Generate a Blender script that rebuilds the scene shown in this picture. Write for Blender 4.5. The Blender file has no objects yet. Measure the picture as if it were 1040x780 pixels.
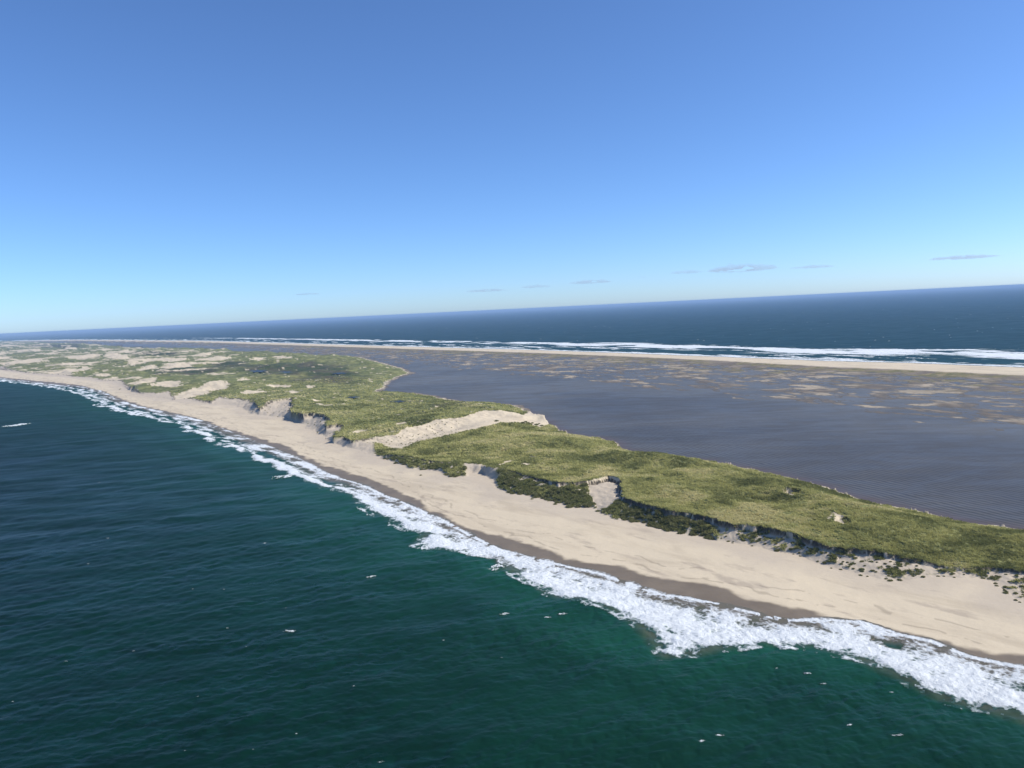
import bpy, math, random
import numpy as np
from mathutils import Matrix, Vector

# ------------------------------------------------------------------ camera, sky, sun, exposure
SC = bpy.context.scene
COL = SC.collection
R = math.radians
CAM_H, FPX, ROLL, HZ = 120.0, 790.0, R(2.77), 76.0     # height, focal length in photo pixels, roll, horizon offset
PITCH = math.atan(HZ / FPX)
cr, sr, cp, sp = math.cos(ROLL), math.sin(ROLL), math.cos(PITCH), math.sin(PITCH)
X_, F_, U_ = np.array([1., 0, 0]), np.array([0, cp, -sp]), np.array([0, sp, cp])
cam_d = bpy.data.cameras.new('camera'); cam = bpy.data.objects.new('camera', cam_d); COL.objects.link(cam)
ex, ey, ez = cr * X_ - sr * U_, sr * X_ + cr * U_, -F_
m = Matrix.Identity(4)
for i in range(3):
    m[i][0], m[i][1], m[i][2] = ex[i], ey[i], ez[i]
m[2][3] = CAM_H
cam.matrix_world = m
cam_d.sensor_width = 36; cam_d.lens = FPX / 1040 * 36
cam_d.clip_start = 1; cam_d.clip_end = 400000
SC.camera = cam

SUN_AZ, SUN_EL = R(92), R(42)                     # azimuth clockwise from the view direction (+Y)
world = bpy.data.worlds.new('World'); SC.world = world; world.use_nodes = True
wn = world.node_tree; bgn = wn.nodes['Background']
sky = wn.nodes.new('ShaderNodeTexSky'); sky.sky_type = 'NISHITA'; sky.sun_disc = False
sky.sun_elevation = SUN_EL; sky.sun_rotation = SUN_AZ
sky.altitude = 2500; sky.air_density = 0.95; sky.dust_density = 3.2; sky.ozone_density = 10.0
wn.links.new(sky.outputs[0], bgn.inputs[0]); bgn.inputs[1].default_value = 0.122
sl = bpy.data.lights.new('sun', 'SUN'); sl.energy = 4.15; sl.angle = R(0.53); sl.color = (1.0, 0.95, 0.87)
sun = bpy.data.objects.new('sun', sl); COL.objects.link(sun)
sdir = Vector((math.sin(SUN_AZ) * math.cos(SUN_EL), math.cos(SUN_AZ) * math.cos(SUN_EL), math.sin(SUN_EL)))
sun.rotation_euler = sdir.to_track_quat('Z', 'Y').to_euler(); sun.location = (0, 0, 400)
vs = SC.view_settings
vs.view_transform = 'Standard'; vs.look = 'None'; vs.gamma = 1; vs.use_curve_mapping = False; vs.exposure = 0.57
SC.cycles.use_denoising = True
SC.cycles.max_bounces = 6; SC.cycles.volume_bounces = 1
SC.cycles.transparent_max_bounces = 12

# ------------------------------------------------------------------ small tools
rng = np.random.default_rng(7)
random.seed(7)

def G(px, py, z=0.0):
    """world point at height z seen at photo pixel (surveying the photo)"""
    dx, dy = px - 520.0, 390.0 - py
    a, b = dx * cr + dy * sr, -dx * sr + dy * cr
    d = a * X_ + b * U_ + FPX * F_
    k = (z - CAM_H) / min(d[2], -0.9)
    return d[0] * k, d[1] * k

def GL(pts, z=0.0):
    return np.array([G(p[0], p[1], p[2] if len(p) > 2 else z) for p in pts])

def _hash(ix, iy, seed):
    h = (ix.astype(np.int64) * 374761393 + iy.astype(np.int64) * 668265263 + seed * 974711) & 0xFFFFFFFF
    h = ((h ^ (h >> 13)) * 1274126177) & 0xFFFFFFFF
    h = h ^ (h >> 16)
    return (h & 0xFFFF).astype(np.float32) / 65535.0

def vn(x, y, seed=0):
    ix, iy = np.floor(x), np.floor(y)
    fx, fy = (x - ix).astype(np.float32), (y - iy).astype(np.float32)
    fx = fx * fx * fx * (fx * (fx * 6 - 15) + 10); fy = fy * fy * fy * (fy * (fy * 6 - 15) + 10)
    a, b = _hash(ix, iy, seed), _hash(ix + 1, iy, seed)
    c, d = _hash(ix, iy + 1, seed), _hash(ix + 1, iy + 1, seed)
    return (a + (b - a) * fx) * (1 - fy) + (c + (d - c) * fx) * fy

def fbm(x, y, octs=4, seed=0, gain=0.5):
    s, a, t = 0.0, 1.0, 0.0
    for o in range(octs):
        c, q = math.cos(o * 1.1 + .3), math.sin(o * 1.1 + .3)
        s = s + a * vn((x * c - y * q) * 2.03 ** o + 17.3 * o, (x * q + y * c) * 2.03 ** o - 9.1 * o, seed + o * 13)
        t += a; a *= gain
    return s / t

def sm(a, b, x):
    t = np.clip((x - a) / (b - a), 0, 1)
    return t * t * (3 - 2 * t)

def dist(poly, x, y, closed=False):
    best = np.full(x.shape, 1e18)
    n = len(poly)
    for i in range(n if closed else n - 1):
        ax, ay = poly[i]; bx, by = poly[(i + 1) % n]
        ux, uy = bx - ax, by - ay
        l2 = ux * ux + uy * uy + 1e-9
        t = np.clip(((x - ax) * ux + (y - ay) * uy) / l2, 0, 1)
        best = np.minimum(best, (x - ax - t * ux) ** 2 + (y - ay - t * uy) ** 2)
    return np.sqrt(best)

def inside(poly, x, y):
    r = np.zeros(x.shape, bool)
    n = len(poly)
    for i in range(n):
        ax, ay = poly[i]; bx, by = poly[(i + 1) % n]
        if ay == by: continue
        c = ((ay > y) != (by > y)) & (x < (bx - ax) * (y - ay) / (by - ay) + ax)
        r ^= c
    return r

def sdist(poly, x, y):
    d = dist(poly, x, y, True)
    return np.where(inside(poly, x, y), d, -d)

def idw(ctrl, x, y, p=3.0):
    num = 0.0; den = 0.0
    for cx, cy, z in ctrl:
        w = 1.0 / ((x - cx) ** 2 + (y - cy) ** 2 + 30.0) ** (p / 2)
        num = num + w * z; den = den + w
    return num / den

def tag(o, label=None, cat=None, group=None, kind=None):
    if label: o['label'] = label
    if cat: o['category'] = cat
    if group: o['group'] = group
    if kind: o['kind'] = kind
    return o

def mesh_np(name, V, Fq, mat, attrs=None, smooth=True, k=4):
    me = bpy.data.meshes.new(name)
    V = np.ascontiguousarray(V, np.float32); Fq = np.ascontiguousarray(Fq, np.int32)
    me.vertices.add(len(V)); me.vertices.foreach_set('co', V.ravel())
    me.loops.add(Fq.size); me.loops.foreach_set('vertex_index', Fq.ravel())
    me.polygons.add(len(Fq)); me.polygons.foreach_set('loop_start', np.arange(0, Fq.size, k, dtype=np.int32))
    if smooth: me.polygons.foreach_set('use_smooth', np.ones(len(Fq), bool))
    for nm, arr in (attrs or {}).items():
        at = me.attributes.new(nm, 'FLOAT', 'POINT'); at.data.foreach_set('value', np.ascontiguousarray(arr, np.float32))
    me.update(calc_edges=True)
    if mat: me.materials.append(mat)
    return me

def link(name, me, parent=None):
    o = bpy.data.objects.new(name, me); COL.objects.link(o)
    if parent: o.parent = parent
    return o

def sub_mesh(name, V, Fq, keep, mat, attrs):
    f = Fq[keep]
    used, inv = np.unique(f.ravel(), return_inverse=True)
    me = mesh_np(name, V[used], inv.reshape(f.shape), mat, {k: a[used] for k, a in attrs.items()})
    return me

def polar(rows, cols):
    A, RR = np.meshgrid(cols, rows)
    x, y = (RR * np.sin(A)).ravel(), (RR * np.cos(A)).ravel()
    nr, nc = len(rows), len(cols)
    i = (np.arange(nr - 1)[:, None] * nc + np.arange(nc - 1)[None, :]).ravel()
    Fq = np.stack([i, i + 1, i + nc + 1, i + nc], 1)[:, ::-1]
    return x, y, Fq

# ------------------------------------------------------------------ materials
class NT:
    def __init__(self, name):
        self.m = bpy.data.materials.new(name); self.m.use_nodes = True
        self.t = self.m.node_tree; self.t.nodes.clear()
        self.out = self.t.nodes.new('ShaderNodeOutputMaterial')
        self.geo = None
    def n(self, typ, **kw):
        nd = self.t.nodes.new('ShaderNode' + typ)
        for k, v in kw.items(): setattr(nd, k, v)
        return nd
    def l(self, a, b): self.t.links.new(a, b)
    def s(self, sock, v):
        if hasattr(v, 'is_output') or hasattr(v, 'links'): self.l(v, sock)
        elif isinstance(v, tuple): sock.default_value = (*v, 1) if len(v) == 3 and len(sock.default_value) == 4 else v
        else: sock.default_value = v
    def attr(self, nm):
        a = self.n('Attribute'); a.attribute_name = nm; return a.outputs['Fac']
    def pos(self, sc=(1, 1, 1), rot=0.0):
        if not self.geo: self.geo = self.n('NewGeometry')
        src = self.geo.outputs['Position']
        if rot:                                   # turn so that direction 'rot' lies along x, then stretch
            m0 = self.n('Mapping'); self.l(src, m0.inputs[0]); m0.inputs['Rotation'].default_value = (0, 0, -rot); src = m0.outputs[0]
        mp = self.n('Mapping'); self.l(src, mp.inputs[0]); mp.inputs['Scale'].default_value = sc
        return mp.outputs[0]
    def noise(self, scale, detail=4, rough=.55, sc=(1, 1, 1), rot=0.0, dist=0.0):
        nz = self.n('TexNoise'); self.l(self.pos(sc, rot), nz.inputs['Vector'])
        nz.inputs['Scale'].default_value = scale; nz.inputs['Detail'].default_value = detail
        nz.inputs['Roughness'].default_value = rough; nz.inputs['Distortion'].default_value = dist
        return nz.outputs['Fac']
    def ramp(self, f, a, b, lo=0.0, hi=1.0):
        r = self.n('MapRange'); r.interpolation_type = 'SMOOTHSTEP'
        self.l(f, r.inputs[0])
        for i, v in enumerate((a, b, lo, hi)): r.inputs[i + 1].default_value = v
        return r.outputs[0]
    def math(self, op, a, b=0.0):
        q = self.n('Math', operation=op); self.s(q.inputs[0], a); self.s(q.inputs[1], b); return q.outputs[0]
    def mix(self, f, a, b):
        q = self.n('Mix', data_type='RGBA'); self.s(q.inputs[0], f); self.s(q.inputs[6], a); self.s(q.inputs[7], b); return q.outputs[2]
    def bsdf(self, col, rough=.9, bump=None, bstr=.5, bdist=.3, spec=.3, ior=None):
        p = self.n('BsdfPrincipled'); self.s(p.inputs['Base Color'], col); self.s(p.inputs['Roughness'], rough)
        self.s(p.inputs['Specular IOR Level'], spec)
        if ior: p.inputs['IOR'].default_value = ior
        if bump is not None:
            b = self.n('Bump'); b.inputs['Strength'].default_value = bstr; b.inputs['Distance'].default_value = bdist
            self.l(bump, b.inputs['Height']); self.l(b.outputs[0], p.inputs['Normal'])
        self.l(p.outputs[0], self.out.inputs[0]); return p

def mat_ground():
    t = NT('ground_material')
    big = t.noise(.012, 5); mid = t.noise(.07, 5); fine = t.noise(.6, 4); vf = t.noise(2.2, 3)
    # dry sand with wind-sorted streaks, wet sand
    streak = t.noise(.06, 6, .62, (.25, 1, 1), R(132), .6)
    sand = t.mix(t.ramp(streak, .46, .68), (.55, .465, .332), (.455, .38, .27))
    sand = t.mix(t.ramp(t.noise(.11, 5, .65, (.3, 1, 1), R(128)), .55, .68, 0, .75), sand, (.345, .285, .215))
    sand = t.mix(t.ramp(vf, .3, .8, 0, .25), sand, (.36, .30, .23))
    sand = t.mix(t.attr('slopesand'), sand, t.mix(fine, (.46, .39, .30), (.38, .32, .25)))
    wet = t.mix(t.ramp(mid, .35, .7), (.145, .114, .078), (.180, .143, .098))
    sand = t.mix(t.attr('wet'), sand, wet)
    # grass cover
    g1 = t.mix(t.ramp(mid, .38, .62), (.095, .104, .036), (.21, .21, .078))
    g1 = t.mix(t.ramp(big, .42, .62, 0, .6), g1, (.088, .108, .032))
    g1 = t.mix(t.ramp(fine, .5, .72, 0, .6), g1, (.040, .048, .016))
    g1 = t.mix(t.ramp(t.noise(.23, 4), .56, .75, 0, .6), g1, (.19, .17, .07))
    heath = t.mix(t.ramp(t.noise(.02, 5, .6, (1, .5, 1)), .40, .60), (.035, .050, .018), (.070, .062, .036))
    heath = t.mix(t.ramp(mid, .5, .7, 0, .7), heath, (.095, .10, .034))
    g = t.mix(t.attr('heath'), g1, heath)
    c = t.mix(t.attr('veg'), sand, g)
    c = t.mix(t.attr('soil_shade'), c, (.040, .034, .024))  # near-black tone: dark peat together with painted shade
    # tidal flat
    mud = t.mix(t.ramp(t.noise(.02, 5, .6), .4, .65), (.120, .098, .076), (.20, .165, .122))
    olive = t.mix(t.ramp(mid, .4, .62), (.115, .108, .045), (.21, .17, .09))
    flat = t.mix(t.attr('olive'), mud, olive)
    c = t.mix(t.attr('flat'), c, flat)
    c = t.mix(t.attr('sodden'), c, (.085, .078, .070))
    ro = t.math('SUBTRACT', .95, t.math('MULTIPLY', t.attr('wet'), .45))
    h = t.math('ADD', t.math('MULTIPLY', fine, .5), t.math('MULTIPLY', vf, .2))
    t.bsdf(c, ro, h, .55, .35, .2)
    return t.m

def mat_sea():
    t = NT('sea_water_material')
    near = t.mix(t.ramp(t.noise(.004, 3), .35, .65), (.0003, .0036, .0018), (.0006, .0068, .0034))
    c = t.mix(t.attr('deep'), near, (.0012, .0240, .0185))
    c = t.mix(t.ramp(t.noise(.045, 7, .70, (.35, 1, 1), R(10), .8), .42, .66, 0, .5), c, (.0004, .0045, .0040))
    c = t.mix(t.attr('blue'), c, (.0030, .041, .062))
    c = t.mix(t.ramp(t.noise(.16, 5, .68, (.22, 1, 1), R(5), .3), .45, .70, 0, .5), c, (.0004, .0040, .0038))
    c = t.mix(t.ramp(t.noise(.21, 5, .68, (.22, 1, 1), R(9), .3), .52, .74, 0, .4), c, (.010, .046, .056))
    c = t.mix(t.attr('shallow'), c, (.007, .060, .035))
    c = t.mix(t.attr('silt'), c, (.120, .108, .080))
    w1 = t.noise(.75, 4, .62, (.5, 1, 1), R(10), .3)
    w2 = t.noise(.12, 4, .6, (.5, 1, 1), R(-6), .4)
    w3 = t.noise(.018, 4, .6, (.35, 1, 1), R(4), .4)
    h = t.math('ADD', t.math('MULTIPLY', w1, .34), t.math('ADD', t.math('MULTIPLY', w2, .8), t.math('MULTIPLY', w3, 1.2)))
    ro = t.math('ADD', t.attr('rough'), t.ramp(t.noise(.03, 7, .7, (.35, 1, 1), R(8), .8), .38, .62, -.06, .07))
    p = t.bsdf(c, ro, h, 1.0, .4, .08, 1.333)
    return t.m

def mat_lagoon():
    t = NT('lagoon_water_material')
    a = t.noise(.006, 7, .68, (.6, 1, 1), R(-12))
    b = t.noise(.06, 6, .7, (.25, 1, 1), R(-12), .5)
    c = t.mix(t.ramp(a, .38, .62), (.076, .071, .061), (.108, .102, .088))
    c = t.mix(t.ramp(b, .55, .72, 0, .7), c, (.105, .104, .095))
    rip = t.n('TexWave'); t.l(t.pos((1, 1, 1), R(24)), rip.inputs[0])
    rip.inputs['Scale'].default_value = .075; rip.inputs['Distortion'].default_value = 5; rip.inputs['Detail'].default_value = 3
    rip.inputs['Detail Scale'].default_value = .6
    near = t.attr('near')
    c = t.mix(t.math('MULTIPLY', near, t.ramp(rip.outputs['Fac'], .35, .8, 0, .8)), c, (.020, .018, .021))
    c = t.mix(t.attr('shore'), c, (.085, .062, .052))
    c = t.mix(t.math('MULTIPLY', t.attr('shoal'), t.ramp(t.noise(.03, 6, .65, (.35, 1, 1), R(116)), .35, .60)), c, (.125, .108, .080))
    h = t.math('ADD', t.math('MULTIPLY', t.noise(.5, 4, .6, (.6, 1, 1)), .5), t.math('MULTIPLY', t.noise(.13, 5, .66, (.4, 1, 1), R(-8)), .9))
    rgh = t.ramp(t.noise(.05, 8, .72, (.35, 1, 1), R(-10), .8), .38, .62, .35, .45)
    t.bsdf(c, rgh, h, .9, .26, .15, 1.333)
    return t.m

def mat_foam():
    t = NT('sea_foam_material')
    lace = t.n('TexVoronoi'); lace.feature = 'DISTANCE_TO_EDGE'
    nz = t.n('TexNoise'); t.l(t.pos(), nz.inputs['Vector']); nz.inputs['Scale'].default_value = .35; nz.inputs['Detail'].default_value = 3
    va = t.n('VectorMath', operation='MULTIPLY_ADD'); t.l(nz.outputs['Color'], va.inputs[0]); va.inputs[1].default_value = (3, 3, 0)
    t.l(t.pos(), va.inputs[2]); t.l(va.outputs[0], lace.inputs['Vector']); lace.inputs['Scale'].default_value = .42
    edge = t.ramp(lace.outputs['Distance'], .02, .30, 1, 0)
    n2 = t.noise(.8, 7, .75)
    n3 = t.noise(.22, 5, .65, (.5, 1, 1), R(130), .8)
    cov = t.math('ADD', t.attr('foam'), t.math('ADD', t.math('MULTIPLY', edge, .30), t.math('ADD', t.math('MULTIPLY', n2, .62), t.math('MULTIPLY', n3, .95))))
    k = t.ramp(cov, .98, 1.60)
    under = t.mix(t.attr('silt'), (.012, .064, .046), (.135, .12, .092))
    c = t.mix(k, under, t.mix(n2, (.78, .80, .80), (.52, .56, .565)))
    h = t.math('ADD', n2, t.math('MULTIPLY', t.noise(.3, 4), 1.2))
    t.bsdf(c, .6, h, 1.0, .8, .3)
    return t.m

def mat_grass(name, a, b, c3, tr=.35):
    t = NT(name)
    oi = t.attr('tone')
    c = t.mix(t.ramp(oi, .0, .55), a, b); c = t.mix(t.ramp(oi, .62, 1.0), c, c3)
    d = t.n('BsdfDiffuse'); q = t.n('BsdfTranslucent'); s = t.n('MixShader')
    t.l(c, d.inputs[0]); t.l(c, q.inputs[0]); s.inputs[0].default_value = tr
    t.l(d.outputs[0], s.inputs[1]); t.l(q.outputs[0], s.inputs[2]); t.l(s.outputs[0], t.out.inputs[0])
    return t.m

def mat_plain(name, col, rough=.9):
    t = NT(name)
    t.bsdf(t.mix(t.noise(1.5, 4), col, tuple(v * .7 for v in col)), rough); return t.m

def mat_cloud():
    t = NT('cloud_material')
    v = t.n('VolumePrincipled'); v.inputs['Color'].default_value = (.66, .74, .84, 1)
    v.inputs['Density'].default_value = .0006; v.inputs['Anisotropy'].default_value = .2
    t.l(v.outputs[0], t.out.inputs['Volume']); return t.m

M_GROUND, M_SEA, M_LAGOON, M_FOAM = mat_ground(), mat_sea(), mat_lagoon(), mat_foam()
M_GRASS = mat_grass('dune_grass_material', (.15, .16, .058), (.40, .385, .145), (.56, .50, .25))
M_TUSS = mat_grass('tussock_material', (.105, .115, .050), (.25, .245, .105), (.40, .36, .19), .35)

# ------------------------------------------------------------------ traced lines of the island (photo pixel -> survey point)
WATER = [(1500, 815), (1250, 737), (1100, 692), (1040, 677), (1014, 672), (984, 666), (948, 651), (912, 643), (876, 631), (840, 629), (798, 629),
 (749, 618), (740, 615), (700, 607), (671, 603), (645, 593.5), (609, 582), (573, 574), (531, 564), (508, 557.6), (478, 543), (455, 530), (430, 519),
 (405, 508), (390, 502.5), (370, 492.5), (347, 486), (325, 477.5), (305, 466), (277, 455), (255, 447), (240, 441), (225, 435), (200, 426), (175, 420),
 (140, 412.5), (117, 405), (105, 397.5), (82, 392.5), (57, 391), (25, 387), (0, 384), (-80, 377), (-250, 371), (-600, 373)]
DRY = [(1500, 795), (1100, 672), (1030, 663), (988, 657), (930, 643), (863, 627), (837, 622), (798, 613.5), (752, 605), (733, 597), (700, 590.5), (671, 587), (629, 574),
 (573, 564), (537, 551), (482, 536), (442, 520), (422, 507.5), (400, 495), (370, 484), (340, 475), (315, 465.5), (290, 452), (255, 442), (225, 432), (200, 424), (140, 410), (117, 402), (82, 391), (0, 382.6), (-250, 370.3)]
OUTER = [(1500, 900), (1150, 765), (1040, 728), (997.6, 715), (955, 702.7), (921.5, 685.7), (892, 675), (854, 660), (828, 652), (769, 650), (739.6, 654), (701.5, 661), (678, 661),
 (663.5, 643.5), (646.5, 628.6), (625, 616), (594, 607), (567.6, 604), (548, 591), (518.6, 576), (508.8, 564.8), (476, 558), (427, 553), (437, 540), (417, 535.4),
 (394.4, 524), (374.8, 514), (358.4, 501), (329, 494.5), (312.7, 486), (293, 480), (259.5, 463.3), (223.5, 450), (184, 432), (142, 422.5), (106, 412.7), (86, 401), (60, 394.5), (25, 389.5), (0, 386.5), (-250, 372)]
FOOT = [(1300, 690), (1150, 642), (1040, 611), (1024.6, 601), (1000, 587.5), (978, 586.5), (959, 585.5), (936, 586), (907, 586.5), (888, 584.6), (865, 579), (840, 574.5), (814.6, 565), (795, 561), (766.5, 555),
 (747, 551), (728, 549), (714.6, 544), (681, 539), (651, 530), (623, 527), (609, 519), (602, 515.5), (579, 515), (561, 509), (535, 501.5), (517, 500.5), (505, 494), (491.5, 480), (480, 481),
 (473.4, 484), (459.6, 484.5), (449, 479), (433.6, 477), (414.6, 474), (390, 465), (380, 462), (365, 457), (348, 453), (336.6, 448), (325, 440), (312, 435), (305.5, 428.5), (291, 424.5), (270, 422), (253, 420),
 (246, 414), (231, 411), (211, 409.5), (177, 406), (157, 403), (143.5, 400), (133, 395.5), (129, 393.5), (114, 388), (105, 387), (94, 385.3), (74, 383.3), (64.6, 382.5), (40.4, 380.6), (27, 379), (10.8, 377), (0, 373), (-100, 367), (-300, 366)]
SHORE = [(-300, 355), (-100, 349.5), (0, 346.6), (20, 347), (60, 348.6), (94, 349.6), (121, 352), (140, 353.5), (170, 354.5), (211, 355), (237.7, 356.8), (244, 358), (270, 359), (291, 360), (323.5, 361), (348, 361.5), (364.4, 362.8), (376, 365.8), (392, 370),
 (407, 374), (416.7, 379), (405, 382), (392, 388), (390.5, 393), (377.5, 400), (390, 399.5), (414.6, 399), (437, 402), (456, 406.4), (477, 408.5), (501, 410), (523.6, 412), (536, 418.5), (553, 426), (559, 431), (577, 441), (609, 445), (626, 449), (630, 455.5), (646, 459.5),
 (665, 463), (720, 468.5), (740, 472), (790, 482), (834, 493), (857, 502), (888, 510), (936, 520), (984, 531), (1040, 538), (1150, 562), (1300, 595)]
LIP1 = [(1300, 640, 7), (1150, 604, 6.5), (1040, 579, 6), (1009, 576, 5.5), (978, 576.5, 5.2), (963, 575, 5.5), (932, 567, 7), (886, 558, 8.5), (859, 555), (843.5, 552.7), (814.6, 546), (786, 539), (770, 535.4), (747, 533.5), (718.5, 527), (695, 521.5), (680, 519), (660, 515), (641.6, 509.3),
 (632, 505), (633, 497), (631, 488.5), (618.6, 484), (609, 487), (595.5, 489), (567.8, 489.7), (544.7, 485), (531, 480.4), (517, 475.8), (501, 473.5), (494, 472), (484, 468.5), (473.4, 468), (458, 467), (439, 465), (423, 461), (402.5, 458.3), (388.6, 457.3), (383.5, 460)]
CHAN1 = [(406, 455.6), (423, 450), (449, 445), (484, 439), (510, 432.5), (535.7, 430), (549.5, 430.5)]
LIP2 = [(530, 415.5), (523.6, 415), (490.7, 416), (484, 417.7), (473.4, 423.7), (449, 427), (428, 427), (418, 431.5), (401, 439.5), (380.7, 441.3), (356, 444), (348, 440), (338, 441), (345, 434), (351, 431.5), (341.5, 430), (331.7, 432.5), (335, 426.6), (328.4, 422.5), (315, 420), (310.5, 422), (299, 420),
 (294, 418.4), (300.7, 407), (295.8, 404), (282.7, 407), (269.6, 410), (264.7, 413.5), (255, 406), (245, 405.5), (232, 405), (223, 403), (213.4, 408.6), (194.6, 404.3), (177, 404.6), (172, 397), (161, 399), (143.5, 398.5), (134, 394), (129, 391), (124, 386.5), (114, 386),
 (105, 385.5), (95, 383), (74, 382), (64.6, 380.5), (40, 379), (27, 378), (10.8, 375.5), (2.7, 372.3), (-5, 371), (-100, 365.5), (-300, 364)]
FARW = [(1700, 410), (1300, 386), (1040, 373), (925, 368.5), (840, 366.5), (724, 362), (626, 358.3), (540, 355.3), (445, 352.8), (331, 349.6), (200, 346), (77, 345), (20, 346), (-100, 349)]
FARI = [(1700, 423), (1300, 396), (1040, 382), (925, 376.5), (840, 373), (724, 366.5), (626, 362), (540, 358.6), (445, 355.6), (331, 351.8), (200, 347.6), (77, 346), (20, 346.8), (-100, 349.8)]
FARB = [(1700, 392), (1300, 373), (1040, 361), (963, 357), (840, 357), (724, 353), (626, 350.3), (540, 348.6), (445, 347), (331, 345), (200, 343), (77, 343.2), (20, 345), (-100, 348.4)]
VEGZ = [(1150, 604, 6.5), (1040, 579, 6), (1009, 576, 5.5), (978, 576.5, 5.2), (955, 573, 5.6), (932, 567, 7), (886, 558, 8.5), (786, 539, 10), (718, 527, 10), (660, 515, 10), (625, 487, 10), (568, 490, 9), (517, 476, 8.5), (473, 468, 7), (423, 461, 6), (388, 458, 4.5),
 (1000, 550, 6.5), (900, 535, 7.5), (853, 522, 9.5), (800, 495, 10.5), (720, 490, 8.5), (650, 480, 7.5), (600, 465, 7), (550, 455, 7.5), (500, 450, 8), (450, 450, 6.5), (540, 436, 6), (700, 510, 9), (770, 510, 8), (940, 550, 8.5), (830, 535, 8.5),
 (397, 440, 9), (356, 443, 8), (340, 430, 11), (328, 422, 14), (310, 420, 13), (296, 404, 17), (282, 407, 15), (265, 413, 10), (255, 406, 9), (490, 416, 10), (473, 424, 12), (449, 427, 13), (418, 431, 12), (400, 420, 7), (450, 412, 5),
 (245, 405, 7), (222, 404, 5.5), (205, 405, 5), (190, 404.5, 4.5), (177, 404, 4.5), (160, 399, 4.5), (143, 398, 4.5), (129, 391, 4.5), (114, 386, 4.5), (95, 383, 4.5), (74, 382, 4.5), (50, 379.5, 4.5), (27, 378, 4.5), (-5, 371, 4.5), (-100, 365, 4.5),
 (380, 408, 4), (350, 390, 4), (300, 375, 4), (260, 385, 7), (290, 363, 8), (217, 365, 12), (160, 366, 12), (200, 388, 13), (172, 389, 12), (120, 360, 12), (80, 362, 12), (70, 378, 6), (30, 366, 9), (390, 380, 4), (370, 370, 4), (240, 378, 4), (-50, 358, 12), (330, 408, 9)]
SANDZ = [(348, 453, 3), (300, 430, 3), (600, 516, 3), (680, 540, 3), (750, 552, 3), (820, 568, 3), (900, 586, 3), (980, 584, 3), (1040, 611, 3), (1150, 642, 3), (250, 416, 3), (170, 406, 3), (100, 387, 3), (20, 379, 3), (485, 480, 3.2), (430, 477, 3), (540, 503, 3), (390, 465, 3),
 (420, 451, 4.5), (470, 441, 6.5), (500, 428, 9), (530, 421, 7), (552, 428, 1.5), (400, 456, 3.6), (440, 440, 6), (485, 474, 5), (496, 475, 7.2), (502, 478, 6.8), (478, 470, 6.5), (490, 472, 7.8), (498, 480, 5.5), (506, 482, 6)]
# sand patches: (cx, cy, rx, ry, tilt)
PATCH = [(22, 356.5, 24, 1.8, 3), (27, 366.5, 30, 2.2, 7), (80, 361.8, 19, 1.8, 4), (50, 359, 8, 1, 2), (72, 369, 13, 1.5, 4), (70, 376, 26, 3.4, 10), (122, 358, 11, 2.2, 3), (118, 361.5, 10, 1.5, 0), (70, 353.5, 10, 1, 2), (103, 355, 12, 1, 0),
 (10, 350.5, 12, 1, 2), (137, 369, 6, 2.5, 8), (120, 371.8, 6, .8, 0), (108, 379, 5, .9, 4), (112, 382.5, 9, 1.6, 10), (47, 349.6, 8, .8, 0), (4, 363, 5, 1, 0), (160, 366, 30, 2.0, 2), (149.5, 372.4, 8, 1.8, 6), (180, 370.5, 20, 2, 3), (217, 365, 15, 2.4, 4),
 (208, 360, 9, 1.6, 8), (262, 364.5, 8, 2, 0), (144, 385, 15, 2.3, 7), (172, 389, 14, 3.4, 0), (200, 395, 31, 4.2, 11), (211, 385.5, 8, 1.8, 3), (253, 395, 11, 1.8, 6), (247, 384, 8, .9, 5), (228, 402, 4, 3, 30), (155, 356.8, 12, .9, 0), (132, 357.3, 4, 1, 0),
 (188, 357.4, 4, .7, 0), (289, 363, 10, 1.6, 0), (264, 395.5, 14, 2.2, 3), (296, 395.5, 9, 1.6, 0), (284, 389, 12, .8, 2), (314.5, 389, 5, .8, 0), (321, 407, 4, .9, 6), (306, 405, 6, .8, 4), (376, 381, 2.5, .8, 0), (408.5, 432, 7, 1.8, 4), (366, 437, 8, 1.4, 6), (279, 402, 14, .9, 2),
 (533, 470.5, 7, .9, 0), (539, 462.6, 5, .6, 0), (512, 468.5, 9, 2.2, 22), (486, 471.5, 10, 3.2, 0), (802, 498.5, 4.5, 3, -20), (853, 528, 8, 3, -35), (843, 525.5, 5, 2, 20), (590, 465.5, 2, .5, 0), (-60, 360, 30, 2, 0), (-90, 354, 20, 1.2, 0)]
BOWL = [(596, 490), (607, 488), (618, 485), (630, 488.5), (631.5, 497), (629, 504), (618, 509), (608, 510), (600, 499)]
HEATH = [(300, 375, 65, 7, 0), (190, 377, 50, 4, 2), (330, 384, 40, 6, 0), (245, 372, 40, 3, 0), (400, 408, 16, 3, 0), (160, 361, 30, 2, 0), (60, 352, 30, 2, 0), (450, 415, 35, 6, 5), (300, 383, 40, 4, 0)]
PONDS = [(262, 377, 8, 1.0), (290, 378, 6, .9), (345, 380.5, 7, .8), (404, 407.5, 7, .9), (359, 405.5, 6, .7)]

def ell(e, z, n=14):
    cx, cy, rx, ry = e[:4]; a = R(e[4] if len(e) > 4 else 0)
    o = []
    for k in range(n):
        u, v = rx * math.cos(k / n * 6.2832), ry * math.sin(k / n * 6.2832)
        o.append((cx + u * math.cos(a) + v * math.sin(a), cy - u * math.sin(a) + v * math.cos(a)))
    return GL(o, z)

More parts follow.
